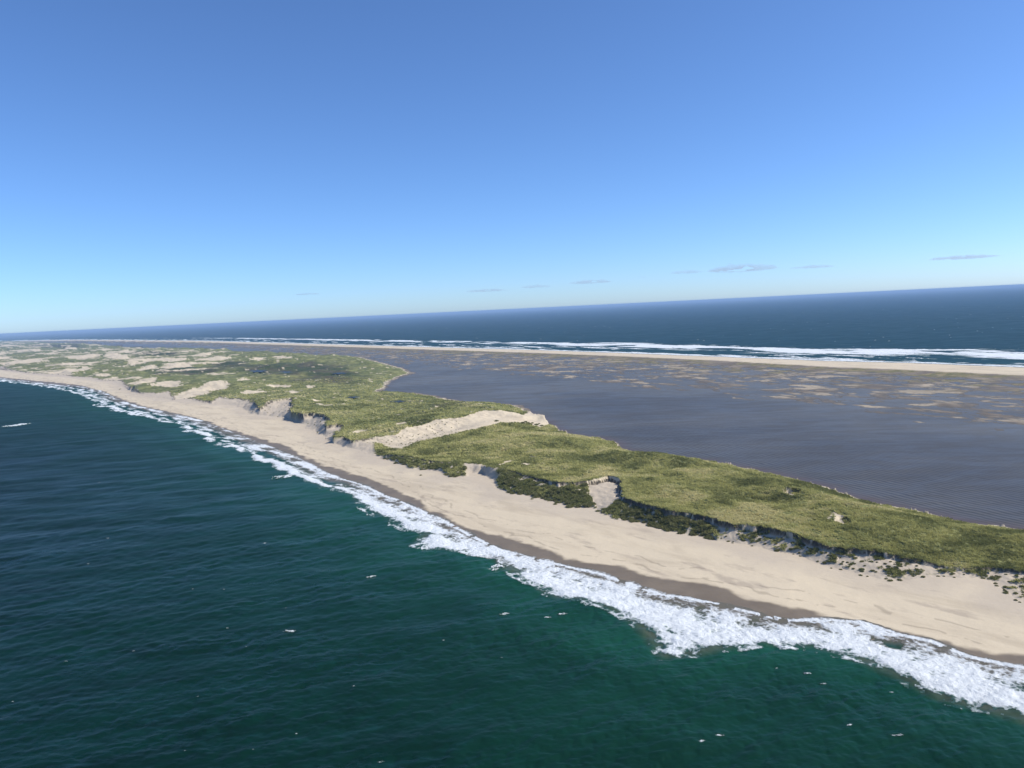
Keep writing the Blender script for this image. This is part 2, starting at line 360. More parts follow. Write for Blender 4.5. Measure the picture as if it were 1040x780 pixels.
gW, gDRY, gOUT, gFOOT, gSH = GL(WATER), GL(DRY, 1.3), GL(OUTER), GL(FOOT, 3.0), GL(SHORE, 0.3)
gL1, gC1, gL2 = GL(LIP1, 9.0), GL(CHAN1, 6.0), GL([(p[0], p[1], 11.0 if p[0] > 262 else max(4.5, 11.0 - (262 - p[0]) * .3)) for p in LIP2])
gFW, gFI, gFB = GL(FARW), GL(FARI, .6), GL(FARB)
i31 = [i for i, p in enumerate(SHORE) if p == (559, 431)][0]
i18 = [i for i, p in enumerate(SHORE) if p == (536, 418.5)][0]
VEG1 = np.concatenate([gL1, gC1, gSH[i31:]])
VEG2 = np.concatenate([gL2, gSH[:i18 + 1]])
LAND = np.concatenate([gFOOT, gSH])
BIG = 200000.0
SEAPOLY = np.concatenate([gW, [(-BIG, gW[-1][1]), (-BIG, -5000), (5000, -5000)]])            # the near sea
FARPOLY = np.concatenate([gFW, [(-BIG, gFW[-1][1]), (-BIG, BIG), (BIG, BIG), (BIG, gFW[0][1])]])  # the far ocean
vegz = [(*G(a, b, c), c) for a, b, c in VEGZ]
sandz = [(*G(a, b, c), c) for a, b, c in SANDZ]

# ------------------------------------------------------------------ ground heights
def rows_list(a, b, f):
    r = [a]
    while r[-1] < b: r.append(r[-1] + max(f(r[-1]), .05))
    return r
def gstep(r):
    k = .00052 if r < 1500 else (.00038 if r < 5000 else .00085)
    return min(max(k * r * r / 120, .38), 400)
cols_fine = np.arange(-40, 46.01, .055)
cols = np.radians(np.concatenate([np.arange(-75, -40, 1.0), cols_fine, np.arange(47, 76, 1.0)]))
rowsG = np.array(rows_list(150, 14000, gstep))
x, y, Fq = polar(rowsG, cols)
warp1 = (fbm(x / 9, y / 9, 3, 5) - .5) * 5; warp2 = (fbm(x / 9, y / 9, 3, 55) - .5) * 5
rr = np.hypot(x, y); wa = np.clip(rr / 500, .7, 2.4)
xw, yw = x + warp1 * wa, y + warp2 * wa
sWat = -sdist(SEAPOLY, xw, yw)                  # >0 landward of the near waterline
sFar = -sdist(FARPOLY, xw, yw)                  # >0 on the lagoon side of the far waterline
sel = (sWat > -15) & (sFar > -30)
idx = np.where(sel)[0]
X, Y, XW, YW, RRR = x[idx], y[idx], xw[idx], yw[idx], rr[idx]
sW, sF = sWat[idx], sFar[idx]
dDry = sdist(np.concatenate([gDRY, [(-BIG, gDRY[-1][1]), (-BIG, -5000), (5000, -5000)]]), XW, YW)  # >0 wet side
land = sdist(LAND, XW, YW)
# finer jag for the turf edge
jx, jy = (fbm(X / 3.2, Y / 3.2, 3, 9) - .5) * 3.2, (fbm(X / 3.2, Y / 3.2, 3, 19) - .5) * 3.2
jx, jy = jx * sm(1400, 800, RRR), jy * sm(1400, 800, RRR)
v1, v2 = sdist(VEG1, X + warp1[idx] * .6 + jx, Y + warp2[idx] * .6 + jy), sdist(VEG2, XW + jx, YW + jy)
sv = np.maximum(v1, v2)                          # >0 on the turf
dSh = dist(gSH, XW, YW); dFoot = dist(gFOOT, XW, YW)
chan = GL([(360, 455), (420, 448), (470, 434), (505, 425), (540, 422)], 6)
dCh = dist(chan, X, Y)
zb = 2.9 * sm(-1, 62, sW) * .75 + np.clip(sW, -30, 60) * .012 + (fbm(X / 25, Y / 25, 3, 3) - .5) * .5 * sm(15, 40, sW)
zb = np.where(sW < 0, sW * .05, np.maximum(zb, 0.02 * sW))
near = dCh < 60
W = np.where((dCh < 45) & (dFoot > 16), 30.0, np.minimum(np.maximum(dFoot - sv, np.where(RRR > 1000, 9.0, 3.0)), 95.0))
Zs = idw(sandz, X, Y)
inl = sm(0, 14, land)
Zs = zb * (1 - inl) + Zs * inl + (fbm(X / 12, Y / 12, 4, 31) - .5) * 1.0 * inl
hum = (fbm(X / 52, Y / 52, 4, 41) - .5) * 8.5 + (fbm(X / 13, Y / 13, 3, 43) - .5) * 2.2
big_d = sm(900, 2200, RRR)
hum = hum * (1 + .5 * big_d) + (fbm(X / 160, Y / 90, 4, 47) - .5) * 14 * big_d
lagf = sm(0, 46, dSh) * .88 + .12 * sm(0, 10, dSh)
Zv = np.maximum(idw(vegz, X, Y) * lagf + hum * sm(2, 30, dSh) * sm(0, 26, sv), .3)
tuss = (fbm(X / 2.6, Y / 2.6, 3, 61) - .5)
d = np.maximum(-sv, 0)
t = np.clip(d / W, 0, 1)
gapz = np.hypot(X - G(490, 475, 5)[0], Y - G(490, 475, 5)[1])
drop0 = np.where(gapz < 34, .03, np.where((RRR > 1250) & (v2 > v1), .28, np.where(near & (dFoot > 25), .12, np.where(v1 > v2, .42, .30))))
steep = sm(0, 1.0, d) * drop0
prof = (1 - steep) * (1 - (t * .45 + .55 * t * t * (3 - 2 * t)))
prof = np.where(t >= 1, 0, prof)
z_out = Zs + (Zv - Zs) * prof
zl = np.where(sv > 0, Zv, z_out)
slopes = (sv <= 0) & (t > 0.02) & (t < 1) & (land > 0)
zl = np.where(slopes, zl + (fbm(X / 4, Y / 4, 4, 77) - .5) * .9 * np.minimum(d / 4, 1), zl)
# patches of open sand and hollows
patch = np.zeros(len(X)); hollow = np.zeros(len(X))
for e in PATCH:
    g = ell((e[0], e[1], e[2], e[3] * (.78 if e[1] < 400 and e[3] < 3 else .85), e[4]), 9.0 if e[1] > 400 else 11.0)
    x0, y0, x1, y1 = g[:, 0].min(), g[:, 1].min(), g[:, 0].max(), g[:, 1].max()
    pad = 12 + .05 * (y1 - y0)
    k = np.where((X > x0 - pad) & (X < x1 + pad) & (Y > y0 - pad) & (Y < y1 + pad))[0]
    if not len(k): continue
    sc = max(3.0, min((x1 - x0), (y1 - y0)) * .35)
    s_ = sdist(g, X[k], Y[k]) + (fbm(X[k] / sc / 1.6, Y[k] / sc, 6, 91, .68) - .5) * sc * 2.0
    patch[k] = np.maximum(patch[k], sm(-.4, .5, s_))
    hollow[k] = np.maximum(hollow[k], sm(-3, sc * .7, s_) * min(2.2, sc * .22))
gB = GL(BOWL, 8.0)
k = np.where((np.abs(X - gB[:, 0].mean()) < 70) & (np.abs(Y - gB[:, 1].mean()) < 90))[0]
sb = sdist(gB, X[k] + jx[k] * .5, Y[k] + jy[k] * .5)
patch[k] = np.maximum(patch[k], sm(-.3, .3, sb))
bowlz = np.zeros(len(X)); bowlz[k] = sm(-.2, 1.2, sb) * 1.6 + sm(.5, 9, sb) * 3.6
for (bx, by, br, bd) in [(*G(806, 498, 10), 7.5, 3.0), (*G(856, 529, 9), 5, 1.2), (*G(543, 471, 8), 3.2, 1.8)]:
    q = np.hypot(X - bx, (Y - by) * .8) + (fbm(X / 3, Y / 3, 3, 97) - .5) * 4
    bowlz += bd * sm(br, br * .55, q)
zl = zl - np.where(sv > 0, np.minimum(hollow, 1.2) * .5, 0) - np.where(sv > -3, bowlz, 0)
# height of everything else: beach, tidal flat, outer bar
sI = -sdist(np.concatenate([gFI, [(-BIG, gFI[-1][1]), (-BIG, BIG), (BIG, BIG), (BIG, gFI[0][1])]]), XW, YW)   # >0 lagoon side
bar = np.minimum(sm(-3, 30, sF) * 1.5, 1.6) * sm(55, -12, sI) - sm(0, -30, sF) * 1.5
ext = 330 - 130 * sm(-500, -1200, X)
ubl, vbl = X * math.cos(R(116)) + Y * math.sin(R(116)), -X * math.sin(R(116)) + Y * math.cos(R(116))
fl_n = fbm(ubl / 42, vbl / 20, 6, 103, .6) * .6 + fbm(ubl / 16, vbl / 9, 4, 107) * .4
flat_z = (fl_n - .425 - .10 * sm(10, ext, sI) - .3 * sm(ext, ext * 1.4, sI)) * 1.5
flat_z = np.maximum(np.minimum(flat_z, .35), -1.2)
rim = sm(np.where(X > 20, 7, 24), 0, dSh) * .55 * (fbm(X / 14, Y / 14, 3, 111) > .42)
tongue = sm(75, 0, dist(GL([(416, 379.5), (432, 382), (450, 384)]), XW, YW)) * .75 * fbm(X / 22, Y / 10, 4, 113)
flat_z = np.maximum(flat_z, -.9 + rim + 1.35 * tongue + .3 * fl_n)
z_lag = np.where(sI > 55, flat_z, np.maximum(flat_z * sm(-20, 40, sI), bar - .1))
z = np.where(land > 0, zl, np.where((sW < 400) & (dFoot < dSh) & (sW < dist(gFI, X, Y)), zb, z_lag))
blend = sm(np.where(X > 20, -2.5, -14), 0, land) * (dSh < 30) * (dFoot > 5)
z = np.where((land <= 0) & (blend > 0), z * (1 - blend) + .3 * blend, z)

veg = sm(-.15, .25, sv) * (1 - patch) * (land > 0) * sm(.3, 1.6 + 2.5 * (v2 > v1), dSh + (fbm(X / 6, Y / 6, 3, 121) - .5) * 3)
# patchy sand through the far dunes
fsand = sm(.605, .65, fbm(X / 90, Y / 38, 5, 131) - .3 * sm(2100, 1500, RRR) - .3 * sm(-.36, -.30, np.arctan2(X, Y))) * (land > 0)
nsand = sm(.735, .76, fbm(X / 14, Y / 10, 4, 137) - .03 - .1 * sm(900, 600, RRR)) * .8
veg = veg * (1 - .95 * fsand) * (1 - nsand)
an_all = np.arctan2(X, Y)
def band(pa, pb, f=.006):
    a, b = math.atan2(*G(pa, 500, 4)), math.atan2(*G(pb, 500, 4)); return sm(a - f, a + f, an_all) * sm(b + f, b - f, an_all)
bowl_d = sdist(gB, X, Y)
bank = (band(506, 728) + band(384, 473)) * (land > 0) * (sv < 0) * sm(.5, 2.5, -sv + (fbm(X / 5, Y / 5, 3, 123) - .5) * 4) * sm(.5, 3, dFoot + (fbm(X / 4, Y / 4, 3, 125) - .5) * 7) * sm(.5, -1.5, bowl_d + (fbm(X / 4, Y / 4, 3, 127) - .5) * 4) * (dSh > dFoot)
bank = np.clip(bank * ~((dCh < 36) & (dFoot > 22)), 0, 1)
rbank = band(722, 1250) * (land > 0) * (sv < 0) * sm(.5, 3, dFoot) * (dSh > dFoot) * sm(.59, .65, fbm(X / 4, Y / 2.6, 4, 129))
veg = np.maximum(veg, np.maximum(bank, .8 * rbank) * sm(.36, .46, fbm(X / 3.5, Y / 3.5, 3, 133) + .1))
z = z + np.where(bank + rbank > .2, (fbm(X / 3.4, Y / 3.4, 3, 135) - .35) * 2.6 * (bank + .6 * rbank), 0)
z = z + np.where((veg > .3) & (sv > 0), tuss * 1.15 * veg * np.minimum(1, 900 / RRR), 0)
isl = land > 0
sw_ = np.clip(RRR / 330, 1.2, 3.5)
soil_shade = np.where(isl & (sv <= .1) & (sv > -sw_) & ~(near & (dFoot > 25)) & (dFoot < dSh) & (gapz > 30), sm(-sw_, -sw_ * .4, sv) * .95, 0) * (fbm(X / 5, Y / 5, 3, 141) > .36)  # band below the turf lip: peat plus the lip's shade, put into colour
soil_shade = np.maximum(soil_shade, sm(.4, 1.0, bowlz) * sm(2.6, 1.4, bowlz) * (patch < .6) * .8)  # dark rim in the hollows, wall shade painted with the soil tone
heath = np.zeros(len(X))
for e in HEATH:
    g = ell(e, 5.0)
    s_ = sdist(g, X, Y) + (fbm(X / 45, Y / 45, 4, 151) - .5) * 120
    heath = np.maximum(heath, sm(-20, 50, s_))
heath = np.maximum(heath, np.maximum(bank, rbank) * .45)
wet = np.where((sW < 250) & (land < 2), sm(-2.2, 1.0, dDry + (fbm(X / 12, Y / 12, 4, 161) - .5) * 7), 0)
wl_ = np.minimum(np.abs(dDry + 7 + (fbm(X / 16, Y / 16, 3, 163) - .5) * 9), np.abs(dDry + 15 + (fbm(X / 20, Y / 20, 3, 165) - .5) * 12))
wet = np.maximum(wet, np.where((sW < 200) & (land < 0), sm(.9, .2, wl_) * .38 * (fbm(X / 6, Y / 6, 3, 167) > .48), 0))
wet = np.maximum(wet, np.where((sF < 26) & (sI < 0), sm(16, 5, sF) * .8, 0))
isflat = ((land <= 0) & (dSh < dFoot) & (sI > -8)) | ((land <= 0) & (sI > 0) & (sW > 120))
flat = np.where(isflat, sm(-8, 4, sI), 0)
olive = sm(.46, .56, fbm(X / 40, Y / 18, 4, 171)) * sm(ext * .8, ext * .1, sI) * flat
tanr = fbm(X / 70, Y / 25, 4, 177)
flat = flat * (1 - .42 * sm(.5, .62, tanr) * sm(20, 90, sI) * (1 - olive))
slopesand = np.where(isl & (sv <= 0) & ~((dCh < 45) & (dFoot > 14)), 1, 0) * .8
slopesand = np.maximum(slopesand, np.where((land <= 0) & (sW > 0) & (dFoot < dSh), sm(26, 2, dFoot + (fbm(X / 20, Y / 20, 4, 191) - .5) * 26) * .75, 0))
full = lambda a: (lambda o: (o.__setitem__(idx, a), o)[1])(np.zeros(len(x), np.float32))
V = np.stack([x, y, full(z)], 1)
A = {'veg': full(veg), 'heath': full(heath), 'soil_shade': full(soil_shade), 'wet': full(wet), 'flat': full(flat), 'olive': full(olive), 'slopesand': full(slopesand), 'sodden': full(np.where(isflat & (sI > 4), sm(.16, .0, z + (fbm(X / 7, Y / 5, 3, 181) - .5) * .2) * .92, 0))}
fs = sel[Fq].all(1)
Fk = Fq[fs]
zf = V[:, 2][Fk]; hid = (zf < -.55).all(1)
Fk = Fk[~hid]
fLand = full((isl).astype(np.float32))[Fk].mean(1) > .5
fFar = full((((land <= 0) & (dSh < dFoot)) | (sI < 60) | ((sW > 150) & (land <= 0))).astype(np.float32))[Fk].mean(1) > .5
fBar = fFar & ~fLand & (full(sI)[Fk].mean(1) < 3)
for nm, keep, lab in (('dunes', fLand, 'grassy dune ridge with eroded sand banks between sea and lagoon'),
                      ('beach', ~fLand & ~fFar, 'long pale sand beach with a dark wet edge along the green sea'),
                      ('sandbar', fBar, 'narrow pale outer sandbar between the lagoon and the far ocean'),
                      ('tidal_flat', fFar & ~fLand & ~fBar, 'low tan and olive mud banks showing above the dark lagoon')):
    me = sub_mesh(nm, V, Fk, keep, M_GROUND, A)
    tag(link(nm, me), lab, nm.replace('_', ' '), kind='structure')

# ------------------------------------------------------------------ lagoon and ponds
rowsL = np.array(rows_list(200, 16000, lambda r: max(4, r * r * .00003 )))
colsL = np.radians(np.concatenate([np.arange(-75, -36, 1.0), np.arange(-36, 36.1, .4), np.arange(37, 76, 1.0)]))
lx, ly, lF = polar(rowsL, colsL)
ls = -sdist(FARPOLY, lx, ly); ln = dist(gFOOT, lx, ly); lnear = dist(gSH, lx, ly)
kl = (ls > -6) & (-sdist(SEAPOLY, lx, ly) > 120) & ((lnear < ln * 1.0) | (sdist(LAND, lx, ly) < 0)) & ((sdist(LAND, lx, ly) < 40))
kl &= ~((ln < lnear) & (ln < 200) & (sdist(LAND, lx, ly) < 0))
me = sub_mesh('lagoon', np.stack([lx, ly, np.full(len(lx), -.02)], 1), lF, kl[lF].all(1), M_LAGOON,
              {'near': sm(330, 30, lnear) * sm(-50, 150, lx), 'shore': sm(16, 0, lnear), 'shoal': sm(430, 60, dist(gFI, lx, ly)) * .9})
tag(link('lagoon', me), 'shallow slate grey lagoon behind the grassy dunes', 'lagoon', kind='structure')

M_POND = NT('pond_water_material'); M_POND.bsdf((.020, .024, .028), .4, M_POND.noise(.6, 3), .5, .15, .25, 1.333); M_POND = M_POND.m
def ground_z(px, py):
    q = np.argmin((X - px) ** 2 + (Y - py) ** 2); return float(z[q])
for i, e in enumerate(PONDS):
    g = ell((*e, 1), 5.0, 26)
    c = g.mean(0); zz = max(ground_z(c[0], c[1]), float(np.max([ground_z(*p) for p in g[::3]])) - .25) + .12
    g = c + (g - c) * (1 + .35 * np.sin(np.arange(26) * 1.7 + i)[:, None])
    top = np.concatenate([np.c_[g, np.full(26, zz)], [[c[0], c[1], zz]]])
    fc = np.array([[k, (k + 1) % 26, 26] for k in range(26)])
    lab = ['dark blue pond farthest left in the green dune meadow', 'dark pond just right of the leftmost pond in the dune meadow', 'dark pond farther right in the green dune meadow',
           'dark wet hollow in the meadow nearest the lagoon inlet', 'thin dark wet strip in the grass behind the bare dune bluff'][i]
    tag(link('pond', mesh_np('pond', top, fc, M_POND, k=3)), lab, 'pond', kind='structure')

# ------------------------------------------------------------------ sea
def sstep(r): return min(max((.0009 if r < 650 or r > 3200 else .00055) * r * r / 120, .45), 6000)
rowsS = np.array(rows_list(90, 150000, sstep))
colsS = np.radians(np.concatenate([np.arange(-75, -42, .7), np.arange(-42, 46.01, .06), np.arange(46.7, 76, .7)]))
x2, y2, F2 = polar(rowsS, colsS)
r2 = np.hypot(x2, y2)
s1 = sdist(SEAPOLY, x2, y2)        # >0 in the near sea
s2 = sdist(FARPOLY, x2, y2)        # >0 in the far ocean
ks = (s1 > -7) | (s2 > -7)
ii = np.where(ks)[0]
xs, ys, rs, a1, a2 = x2[ii], y2[ii], r2[ii], s1[ii], s2[ii]
cell = np.maximum(.0009 * rs * rs / 120, .45)
h = np.zeros(len(ii))
wr = np.random.default_rng(3)
for kk in range(90):
    L = 1.6 * (13 / 1.6) ** (wr.random() ** 1.1); th = R(100) + wr.normal() * R(40)
    amp = .0042 * L ** .92 * (.5 + wr.random())
    kx, ky = math.cos(th) * 2 * math.pi / L, math.sin(th) * 2 * math.pi / L
    ph = kx * xs + ky * ys + wr.random() * 6.28
    q = amp * np.clip(L / cell / 3 - .5, 0, 1)
    h += q * (np.sin(ph) + .25 * np.cos(2 * ph))
for kk in range(26):
    L = 12 * (42 / 12) ** wr.random(); th = R(104) + wr.normal() * R(24)
    kx, ky = math.cos(th) * 2 * math.pi / L, math.sin(th) * 2 * math.pi / L
    h += .0040 * L ** .85 * (.5 + wr.random()) * np.clip(L / cell / 3 - .5, 0, 1) * np.sin(kx * xs + ky * ys + wr.random() * 6.28)
h *= .28 + .9 * fbm(xs / 60, ys / 25, 3, 201)
h += .16 * np.sin((xs * .17 + ys * .985) * 6.283 / 31 + 5 * fbm(xs / 70, ys / 70, 2, 203)) * fbm(xs / 110, ys / 50, 2, 205)
dOut = dist(gOUT, xs, ys); dWl = dist(gW, xs, ys)
surfpoly = np.concatenate([gW, gOUT[::-1]])
wj = (fbm(xs / 17, ys / 17, 5, 211, .55) - .5) * 15; wj2 = (fbm(xs / 17, ys / 17, 5, 221, .55) - .5) * 15
ws = np.clip(rs / 450, .6, 3)
sS = sdist(surfpoly, xs + wj * ws * .7, ys + wj2 * ws * .7)
dOutS = dist(gOUT, xs + wj * ws * .7, ys + wj2 * ws * .7)
swell = np.sin(dWl * 2 * math.pi / 34 + 6 * fbm(xs / 90, ys / 90, 2, 231)) * .35 * sm(220, 20, dWl) * (a1 > 0) * .8
h = h + swell * sm(0, 15, dWl)
calm = sm(-4, 14, np.minimum(a1, 1e9)) * (a1 > -8) + sm(-4, 20, a2) * (a2 > -8)
zsea = h * np.clip(calm, 0, 1) + .03
near_m = (a1 > -8)
shallow = np.where(near_m, .62 * np.exp(-np.maximum(dOut, 0) / 58) * (.5 + fbm(xs / 30, ys / 30, 3, 241)) + .20 * np.exp(-dWl / 120) , .25 * np.exp(-np.maximum(a2, 0) / 90))
shallow *= np.where(near_m, sm(2200, 500, rs) * .6 + .4, 1)
silt = np.where(near_m, np.maximum(sm(7, 0, dOut) * .5 * (.25 + fbm(xs / 12, ys / 12, 4, 251)) * sm(700, 300, rs), sm(15, 4, dWl + (fbm(xs / 9, ys / 9, 3, 253) - .5) * 8) * .96), 0)
deep = np.where(near_m, sm(350, 1500, rs) * .9 + .6 * sm(150, -200, xs) * sm(900, 300, rs), 1)
blue = np.where(a2 > -8, .55 + .45 * sm(800, 6000, a2), .25 * sm(800, 3000, rs))
rough = .30 + .26 * sm(200, 1500, rs)
AS = {'shallow': shallow, 'silt': silt, 'deep': np.clip(deep, 0, 1), 'blue': blue, 'rough': rough}
fulls = lambda a: (lambda o: (o.__setitem__(ii, a), o)[1])(np.zeros(len(x2), np.float32))
VS = np.stack([x2, y2, fulls(zsea)], 1); AS = {k: fulls(v) for k, v in AS.items()}
kf = ks[F2].all(1)
fa1 = s1[F2].mean(1) > -8
tag(link('sea', sub_mesh('sea', VS, F2, kf & fa1, M_SEA, AS)), 'dark green wind-ruffled sea in front of the beach', 'sea', kind='structure')
tag(link('ocean', sub_mesh('ocean', VS, F2, kf & ~fa1, M_SEA, AS)), 'deep blue open ocean beyond the outer sandbar up to the horizon', 'ocean', kind='structure')

# ------------------------------------------------------------------ surf (white water standing above the sea surface)
def shore_t(xx, yy, ca):      # stretch noise along the local shore direction
    return xx * math.cos(ca) + yy * math.sin(ca), -xx * math.sin(ca) + yy * math.cos(ca)
ua, va = shore_t(xs, ys, math.atan2(1761, -1489))
n_l = fbm(ua / 26, va / 6, 5, 301); n_f = fbm(xs / 5, ys / 5, 4, 305)
nearS = sm(620, 420, rs)
u = dWl / (dWl + dOut + 1e-3)
base = np.where(sS > -6, (.50 + .34 * nearS * sm(.30, .75, u) + .36 * sm(8, 1, dOutS)) * sm(-3.5, 5 - 3 * (1 - nearS), sS), 0)
fo = base + (n_l - .5) * (2.4 - 1.0 * nearS) + (n_f - .5) * 1.0 + (fbm(xs / 1.7, ys / 1.7, 3, 307) - .5) * .6 * nearS - .46 * (1 - nearS) + (1 - nearS) * (.42 * sm(6, 1, dOutS) + .25 * sm(9, 3, dWl))
fo = fo - nearS * sm(.60, .1, u) * .22
fo = np.where(sS > -6, fo, 0)
edge = sm(0, 1.2, a1 + .8) * sm(3.2, 1.2, a1) * .7        # swash lip on the sand
fo = np.maximum(fo, edge * (n_f > .38) * sm(900, 500, rs))
foam1 = np.clip(fo, 0, 1) * near_m * sm(-3, .4, a1)
foam = foam1
zf2 = zsea + .02 + .45 * foam ** 1.3 * (.2 + n_f) * sm(0, 9, a1) + .04
VF = np.stack([x2, y2, fulls(zf2)], 1); FO = fulls(foam)
AF = {'foam': FO, 'silt': fulls(np.where(near_m, sm(22, 4, dWl), 0))}
fk = FO[F2].max(1) > .10
tag(link('surf', sub_mesh('surf', VF, F2, kf & fk & fa1, M_FOAM, AF)), 'white foaming surf washing onto the near beach', 'surf', kind='stuff')
# far surf: a ribbon of white water lying along the outer shore
pts = [gFW[0]]
for a_, b_ in zip(gFW[:-1], gFW[1:]):
    L_ = np.hypot(*(b_ - a_)); q = 0.0
    while q < L_:
        p_ = a_ + (b_ - a_) * q / L_; q += max(1.2, np.hypot(*p_) * .0011)
        pts.append(p_)
pts = np.array(pts[1:])
tg = np.gradient(pts, axis=0); tg /= np.hypot(tg[:, 0], tg[:, 1])[:, None]
for _ in range(60): tg[1:-1] = (tg[:-2] + tg[1:-1] + tg[2:]) / 3
nrm = np.stack([tg[:, 1], -tg[:, 0]], 1)
if (nrm[len(nrm) // 2] * np.array([1, 1])).sum() < 0: nrm = -nrm
dd_ = np.concatenate([np.arange(-6, 40, 2.0), np.arange(40, 330, 3.5)])
rx = (pts[:, None, 0] + nrm[:, None, 0] * dd_[None]).ravel(); ry = (pts[:, None, 1] + nrm[:, None, 1] * dd_[None]).ravel()
rd = np.hypot(rx, ry); rs1 = sdist(FARPOLY, rx, ry); rB = dist(gFB, rx, ry)
rub, rvb = shore_t(rx, ry, R(116)); scl = np.clip(rd / 1500, .8, 2.5)
nl_ = fbm(rub / 30 , rvb / 12, 4, 341); nf_ = fbm(rx / 6, ry / 6, 3, 345)
f2 = sm(.40, .55, fbm(rub / 70, rvb / 20, 4, 311) + .30 * sm(16, 0, rs1) + .06) * sm(30, 6, rs1 + (nl_ - .5) * 34)
bw = 58 + 36 * sm(-200, 600, rx)
f3 = sm(.48, .62, fbm(rub / 190, rvb / 20, 5, 321) + .36 * sm(bw, 6, rB + (nl_ - .5) * 46) - .07) * sm(bw * 1.4, bw * .5, rB)
f4 = sm(.645, .72, fbm(rub / 110, rvb / 14, 5, 331)) * sm(190, 110, rs1) * .9
f3 = f3 * sm(.30, .46, fbm(rub / 130, rvb / 60, 3, 351)); f2 = f2 * (.55 + .45 * sm(.35, .5, fbm(rub / 80, rvb / 40, 3, 355)))
rf = np.clip(np.maximum(np.maximum(f2, f3), f4) * (.55 + .9 * nf_), 0, 1) * sm(-4, 0, rs1)
nr, nc = len(pts), len(dd_)
i4 = (np.arange(nr - 1)[:, None] * nc + np.arange(nc - 1)[None, :]).ravel()
rF = np.stack([i4, i4 + 1, i4 + nc + 1, i4 + nc], 1)
rV = np.stack([rx, ry, .10 + .9 * rf * (.4 + nf_)], 1)
me = sub_mesh('surf', rV, rF, rf[rF].max(1) > .12, M_FOAM, {'foam': rf, 'silt': rf * 0})
tag(link('surf', me), 'distant white breaker lines beyond the outer sandbar', 'surf', kind='stuff')

# ------------------------------------------------------------------ whitecaps
def foam_patch(name, lx, ly, seed, hgt=.3, n=34):
    gx, gy = np.meshgrid(np.linspace(-1, 1, n), np.linspace(-1, 1, n))
    gx, gy = gx.ravel(), gy.ravel()
    e = .62 - np.hypot(gx, gy * 1.1) * .8 + (fbm(gx * 2.6 + seed * 7, gy * 2.4, 5, 400 + seed, .65) - .5) * 2.6
    f = np.clip(e, 0, 1)
    v = np.stack([gx * lx, gy * ly + .25 * ly * np.sin(gx * 2), np.where(f > 0, .10 + hgt * np.sqrt(f) * (.5 + fbm(gx * 5, gy * 5, 2, seed)), -.3)], 1)
    i = (np.arange(n - 1)[:, None] * n + np.arange(n - 1)[None, :]).ravel()
    fq = np.stack([i, i + 1, i + n + 1, i + n], 1)
    fq = fq[(f[fq] > .06).any(1)]
    us, inv = np.unique(fq.ravel(), return_inverse=True)
    return mesh_np(name, v[us], inv.reshape(fq.shape), M_FOAM, {'foam': np.clip(f[us] * 1.5 + .02, 0, .7), 'silt': f[us] * 0})
CAPS = [foam_patch('whitecap', 1.0, .42, s) for s in range(6)]
def sea_z(px, py):
    q = int(np.argmin((xs - px) ** 2 + (ys - py) ** 2)); return float(zsea[q])
def cap(px, py, size, label, group=None, var=0, rot=None, name='whitecap', cat='whitecap'):
    gx, gy = G(px, py)
    o = link(name, CAPS[var % 6]); s_ = size * (.75 if py > 560 else 1)
    o.location = (gx, gy, sea_z(gx, gy) - .02 if math.hypot(gx, gy) < 4000 else .05)
    o.scale = (s_, s_ * (2.0 if name == 'breaking_wave' or py < 360 else 1), 2.2 if py < 360 else min(s_ * .5, 1.5)); o.rotation_euler = (0, 0, random.uniform(-.4, .4) if rot is None else rot)
    return tag(o, label, cat, group)
cap(16, 432, 15, 'lone white breaker on the green sea at the far left of the picture', var=1, rot=.25, name='breaking_wave', cat='breaker')
cap(289, 484, 9, 'small white breaker detached from the surf beside the beach curve', var=2, rot=.2, name='breaking_wave', cat='breaker')
cap(503, 576, 6.5, 'thin white crest just left of the near surf front', var=3, rot=.05, name='breaking_wave', cat='breaker')
cap(571, 624, 2.6, 'brightest small whitecap below the near surf', var=0)
cap(556, 627, 1.9, 'faint whitecap just left of the brightest one below the surf', var=4)
cap(377, 585, 3.0, 'whitecap pair in the middle of the green sea', var=5)
cap(294, 641.5, 3.2, 'largest whitecap on the dark sea left of the picture centre', var=2)
cap(512, 624, 2.8, 'scattered foam patch left of the small whitecaps below the surf', var=3)
cap(712, 754, 1.5, 'ring-shaped foam patch near the bottom of the picture', var=1)
cap(731, 747, 1.6, 'foam patch just right of the ring-shaped one near the bottom', var=4)
cap(387, 774, 1.2, 'small foam streak at the bottom edge of the picture', var=0)
cap(820, 684, 1.5, 'bright whitecap below the middle of the right-hand surf', var=5)
cap(836, 694, 1.3, 'forked whitecap just below the bright one under the right-hand surf', var=2)
cap(914, 748, 1.5, 'foam patch at the lower right below the surf', var=3)
cap(908, 748, 1.0, 'small foam speck beside the lower right foam patch', var=0)
cap(863, 737, 1.2, 'faint foam crescent left of the lower right foam patch', var=1)
cap(789, 678, .9, 'tiny whitecap left of the bright one under the surf', var=4)
cap(905, 702, .9, 'tiny whitecap just outside the right-hand surf edge', var=2)
NG = 'small whitecaps scattered over the near green sea'
LN = 'small white fleck of foam scattered on the near green sea'
for k in range(26):
    px, py = random.uniform(5, 640), random.uniform(430, 770)
    lim = np.interp(px, [p[0] for p in OUTER[::-1]], [p[1] for p in OUTER[::-1]])
    if py < lim + 18: continue
    cap(px, py, random.choice((.35, .45, .55, .7, 1.0)) * (1 + max(0, 600 - py) / 240), LN, NG, var=k)
FG = 'whitecaps dotted over the far blue ocean'
LF = 'distant white fleck dotted on the far blue ocean'
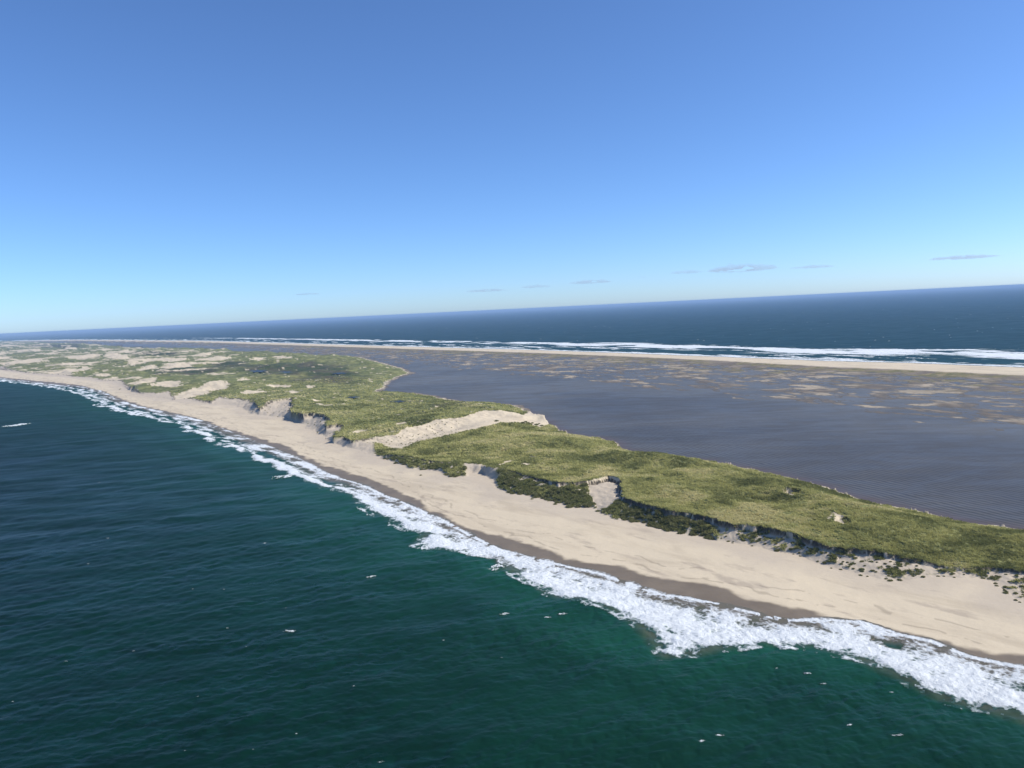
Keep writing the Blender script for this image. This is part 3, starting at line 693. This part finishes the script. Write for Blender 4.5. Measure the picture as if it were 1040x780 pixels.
for k in range(150):
    px = random.uniform(150, 1045); hzn = 313.9 - (px - 520) * .04845
    lim = np.interp(px, [p[0] for p in FARB[::-1]], [p[1] for p in FARB[::-1]]) - 3
    py = hzn + 5 + (lim - hzn - 5) * random.random() ** 1.1
    if px < 420 and random.random() < .5: continue
    dd = CAM_H * FPX / (py - hzn)
    cap(px, py, dd * .0011 * random.uniform(.4, 1.3), LF, FG, var=k, rot=random.uniform(-.15, .3))

# ------------------------------------------------------------------ grass
def tufts(pts, size, tone, nb=7, lean=(.45, .12), seed=1, hk=.8):
    r_ = np.random.default_rng(seed); n = len(pts)
    ang = r_.random((n, nb)) * 6.283; rad = r_.random((n, nb)) ** .6
    bx = pts[:, None, 0] + np.cos(ang) * rad * size[:, None] * .45
    by = pts[:, None, 1] + np.sin(ang) * rad * size[:, None] * .45
    bz = pts[:, None, 2] - .12 + 0 * bx
    L = size[:, None] * hk * (.6 + .6 * r_.random((n, nb)))
    tx = bx + L * (np.cos(ang) * .55 * rad - lean[0]); ty = by + L * (np.sin(ang) * .55 * rad + lean[1]); tz = bz + .12 + L * (.55 + .3 * r_.random((n, nb)))
    wa_ = r_.random((n, nb)) * 6.283; wd = size[:, None] * .17
    ox, oy = np.cos(wa_) * wd, np.sin(wa_) * wd
    v = np.stack([np.stack([bx - ox, by - oy, bz], -1), np.stack([bx + ox, by + oy, bz], -1), np.stack([tx, ty, tz], -1)], 2).reshape(-1, 3)
    f = np.arange(len(v)).reshape(-1, 3)
    tn = np.repeat(np.clip(tone[:, None] + (r_.random((n, nb)) - .5) * .35, 0, 1).ravel(), 3)
    return v, f, tn
cand = np.where((veg > .55) & (RRR < 1500) & ((sv > -.3) | (bank + rbank > .4)) & (np.arctan2(X, Y) > R(-40)) & (np.arctan2(X, Y) < R(45.8)))[0]
w_ = (np.where(v1 > v2, 1.0, .5)[cand]) * (.22 + .78 * sm(.38, .54, fbm(X[cand] / 2.3, Y[cand] / 2.3, 3, 511)))
w_ = np.where(sv[cand] < 1.6, 1.6, w_)
cand = cand[rng.random(len(cand)) < w_ * min(1, 195000 / max(1, w_.sum()))]
P = np.stack([X[cand] + rng.normal(size=len(cand)) * .3, Y[cand] + rng.normal(size=len(cand)) * .4, z[cand]], 1)
tone = np.clip(.50 - .2 * (sv[cand] < 1.2) + (fbm(P[:, 0] / 16, P[:, 1] / 16, 4, 501) - .5) * 1.7 + (fbm(P[:, 0] / 55, P[:, 1] / 55, 3, 505) - .5) * 1.2 - .35 * heath[cand] + rng.normal(size=len(cand)) * .08, 0, 1)
size = np.clip(RRR[cand] * .0027, .9, 2.2) * rng.uniform(.6, 1.3, len(cand))
gv, gf, gt = tufts(P, size, tone)
print('tufts', len(cand), 'ground faces', len(Fk))
tag(link('grass', mesh_np('grass', gv, gf, M_GRASS, {'tone': gt}, smooth=False, k=3)), 'yellow green dune grass covering the dune ridge', 'grass', kind='stuff')

# tussocks: one mesh each, copied
def tussock_mesh(seed, rad=1.0, nb=150):
    r_ = np.random.default_rng(seed)
    nu, nv_ = 9, 4
    hv = [(0, 0, .5)]; hf = []
    for j in range(nv_):
        for k in range(nu):
            a = k / nu * 6.283; q = (j + 1) / nv_
            hv.append((math.cos(a) * q * rad * .85, math.sin(a) * q * rad * .85, .5 * (1 - q ** 2) - .25 * (j == nv_ - 1) + r_.normal() * .04))
    for k in range(nu): hf.append((0, 1 + k, 1 + (k + 1) % nu))
    for j in range(nv_ - 1):
        for k in range(nu):
            a, b = 1 + j * nu + k, 1 + j * nu + (k + 1) % nu
            hf += [(a, a + nu, b + nu), (a, b + nu, b)]
    ang = r_.random(nb) * 6.283; q = np.sqrt(r_.random(nb)) * rad * .85
    pts = np.stack([np.cos(ang) * q, np.sin(ang) * q, .5 * (1 - (q / rad / .85) ** 2)], 1)
    v, f, tn = tufts(pts, r_.uniform(.35, .65, nb), r_.random(nb) * .8, 3, (.25, .05), seed, 1.0)
    hv = np.array(hv)
    return mesh_np('marram_tussock', np.concatenate([hv, v]), np.concatenate([np.array(hf), f + len(hv)]), M_TUSS,
                   {'tone': np.concatenate([np.full(len(hv), .1), tn])}, smooth=False, k=3)
TUS = [tussock_mesh(s) for s in range(5)]
TUFT = [tussock_mesh(20 + s, .8, 40) for s in range(3)]
slope = np.where((land > -1.5) & (sv < -1.2) & (dSh > 12) & (bowl_d < -1))[0]
sxp, syp = X[slope], Y[slope]
def scatter(n, box, mind, size, label, group, meshes, dmin=1.2, dmax=1e9, chan_only=None):
    """spread tussocks over the bank between two photo columns; spacing in metres"""
    (xa, xb) = box
    pa, pb = G(xa, 500, 4), G(xb, 500, 4)
    an = np.arctan2(sxp, syp)
    k = (an > math.atan2(*pa)) & (an < math.atan2(*pb)) & (-sv[slope] > dmin) & (-sv[slope] < dmax) & (np.hypot(sxp, syp) < 1250)
    if chan_only is True: k &= (dCh[slope] < 34) & (dFoot[slope] > 14)
    if chan_only is False: k &= ~((dCh[slope] < 40) & (dFoot[slope] > 20))
    c = slope[k]; out = []
    if not len(c): return 0
    p = cell_w = RRR[c] ** 3; p = p / p.sum()        # even over the ground, not over the sampling rows
    for q in rng.choice(c, size=min(len(c), n * 12), p=p):
        if len(out) >= n: break
        if any((X[q] - a) ** 2 + (Y[q] - b) ** 2 < mind ** 2 for a, b in out): continue
        out.append((X[q], Y[q]))
        o = link('marram_tussock' if meshes is TUS else 'grass_tuft', random.choice(meshes))
        s_ = random.uniform(*size)
        o.location = (X[q], Y[q], z[q] - .08 * s_); o.scale = (s_ * random.uniform(.8, 1.3), s_, s_ * random.uniform(.7, 1.0)); o.rotation_euler = (0, 0, random.uniform(0, 6.28))
        tag(o, label, 'grass tussock' if meshes is TUS else 'grass tuft', group)
    return len(out)
n1 = scatter(110, (510, 628), 1.5, (1.3, 2.4), 'dark tussock in the dense thicket on the bank left of and around the sand bowl', 'dense tussocks on the bank beside the sand bowl', TUS, chan_only=False)
n2 = scatter(85, (632, 722), 1.5, (1.2, 2.2), 'dark tussock in the thicket on the bank right of the sand bowl', 'dense tussocks on the bank right of the sand bowl', TUS, chan_only=False)
n3 = scatter(50, (390, 474), 1.8, (1.3, 2.3), 'dark tussock on the short bank between the open sand slope and the sandy gap', 'tussocks on the short bank left of the sandy gap', TUS, chan_only=False)
n4 = scatter(130, (722, 1044), 1.2, (.4, 1.0), 'separate tussock on the pale sand bank under the right-hand turf edge', 'separate tussocks on the right-hand sand bank', TUS, chan_only=False)
n5 = scatter(120, (345, 470), 2.0, (.45, .95), 'small dark tuft dotted on the bare bright sand slope', 'small tufts on the open sand slope', TUFT, chan_only=True)
n6 = scatter(60, (262, 340), 3.0, (.6, 1.2), 'small dark tuft on the grey sand bluff above the beach curve', 'small tufts on the grey sand bluff', TUFT, chan_only=False)
print('tussocks', n1, n2, n3, n4, n5, n6)
for px, py, s_, lab in ((427.5, 481.5, .9, 'small dark clump alone on the pale beach below the short bank'), (540.5, 506.6, .9, 'dark clump alone on the sand below the dense thicket'),
                        (564, 512, 1.1, 'low dark clump on the sand beside the foot of the thicket'), (504, 418, 0, ''), (122, 394.6, 1.8, 'dark speck of a clump alone on the beach at the far left'),
                        (504.5, 429.5, 2.2, 'dark tussock standing alone in the middle of the bare sand slope'), (518, 430.5, 1.8, 'low tussock right of the lone one on the bare sand slope')):
    if not s_: continue
    gx, gy = G(px, py, 3 if py > 470 or py < 400 else 8)
    o = link('marram_tussock', TUS[1]); o.location = (gx, gy, ground_z(gx, gy) - .05); o.scale = (s_ * 1.2, s_, s_ * .8)
    tag(o, lab, 'grass tussock')

# ------------------------------------------------------------------ clouds, far off and low
M_CLOUD = mat_cloud()
def cloud(px, py, wpx, hpx, D, seed, label, group=None):
    dx, dy = px - 520.0, 390.0 - py
    a, b = dx * cr + dy * sr, -dx * sr + dy * cr
    dvec = a * X_ + b * U_ + FPX * F_; dvec = dvec / dvec[1]
    c = dvec * D; c[2] += CAM_H
    n = 40; wx = wpx / FPX * D * .5; wy = wx * .7; hz_ = hpx / FPX * D
    gx, gy = np.meshgrid(np.linspace(-1, 1, n), np.linspace(-1, 1, n)); gx, gy = gx.ravel(), gy.ravel()
    e = np.clip((1 - np.hypot(gx, gy)) * 1.5 + (fbm(gx * 4 + seed, gy * 3, 5, 640 + seed) - .5) * 1.2 - .12, 0, 1)
    lump = .2 + 1.5 * fbm(gx * 8, gy * 5, 5, 620 + seed)
    top = np.stack([gx * wx, gy * wy, hz_ * np.sqrt(e) * lump * .8], 1); bot = np.stack([gx * wx, gy * wy, -hz_ * .3 * np.sqrt(e) * lump], 1)
    i = (np.arange(n - 1)[:, None] * n + np.arange(n - 1)[None, :]).ravel()
    fq = np.stack([i, i + 1, i + n + 1, i + n], 1); fq = fq[(e[fq] > 0).any(1)]
    N = n * n
    # weld the rim: where e == 0 both sheets use the same vertex
    mp = np.where(e > 0, np.arange(N) + N, np.arange(N))
    allf = np.concatenate([fq, mp[fq][:, ::-1]])
    us, inv = np.unique(allf.ravel(), return_inverse=True)
    o = link('cloud', mesh_np('cloud', np.concatenate([top, bot])[us], inv.reshape(allf.shape), M_CLOUD))
    o.location = c; tag(o, label, 'cloud', group)
for k, (px, py, w, hh, lab) in enumerate([(752, 274, 78, 7, 'widest grey cloud low above the ocean horizon right of centre'), (697, 277, 34, 3.5, 'small flat cloud just left of the widest cloud'), (826, 271.5, 50, 2.6, 'thin flat cloud just right of the widest cloud'),
        (600, 287, 50, 3.2, 'thin tapered cloud strip low above the middle of the horizon'), (545, 291.5, 34, 2.6, 'faint strip of cloud left of the tapered strip'), (494, 295.5, 44, 2.2, 'faint flat cloud farthest left in the middle row of clouds'),
        (312, 299, 30, 1.8, 'lone faint cloud streak low over the left part of the ocean'), (978, 262, 80, 3.0, 'faint long cloud at the right edge above the ocean'), (653, 281.5, 9, 1.4, 'tiny cloud speck between the strips above the horizon')]):
    cloud(px, py, w, hh, 30000 + 900 * k, k, lab)

# ------------------------------------------------------------------ haze: the air itself
hz = NT('haze_material')
hv = hz.n('VolumePrincipled'); hv.inputs['Color'].default_value = (.38, .55, .80, 1); hv.inputs['Density'].default_value = 5.4e-5; hv.inputs['Anisotropy'].default_value = 0.0
hz.l(hv.outputs[0], hz.out.inputs['Volume'])
B, b0, b1 = 190000.0, -4.0, 124.0
hvv = np.array([(sx * B, sy * B, zz) for zz in (b0, b1) for sx, sy in ((-1, -1), (1, -1), (1, 1), (-1, 1))])
hf = np.array([(3, 2, 1, 0), (4, 5, 6, 7), (0, 1, 5, 4), (1, 2, 6, 5), (2, 3, 7, 6), (3, 0, 4, 7)])
tag(link('haze', mesh_np('haze', hvv, hf, hz.m, smooth=False)), 'pale sea haze over the whole coast', 'haze', kind='stuff')
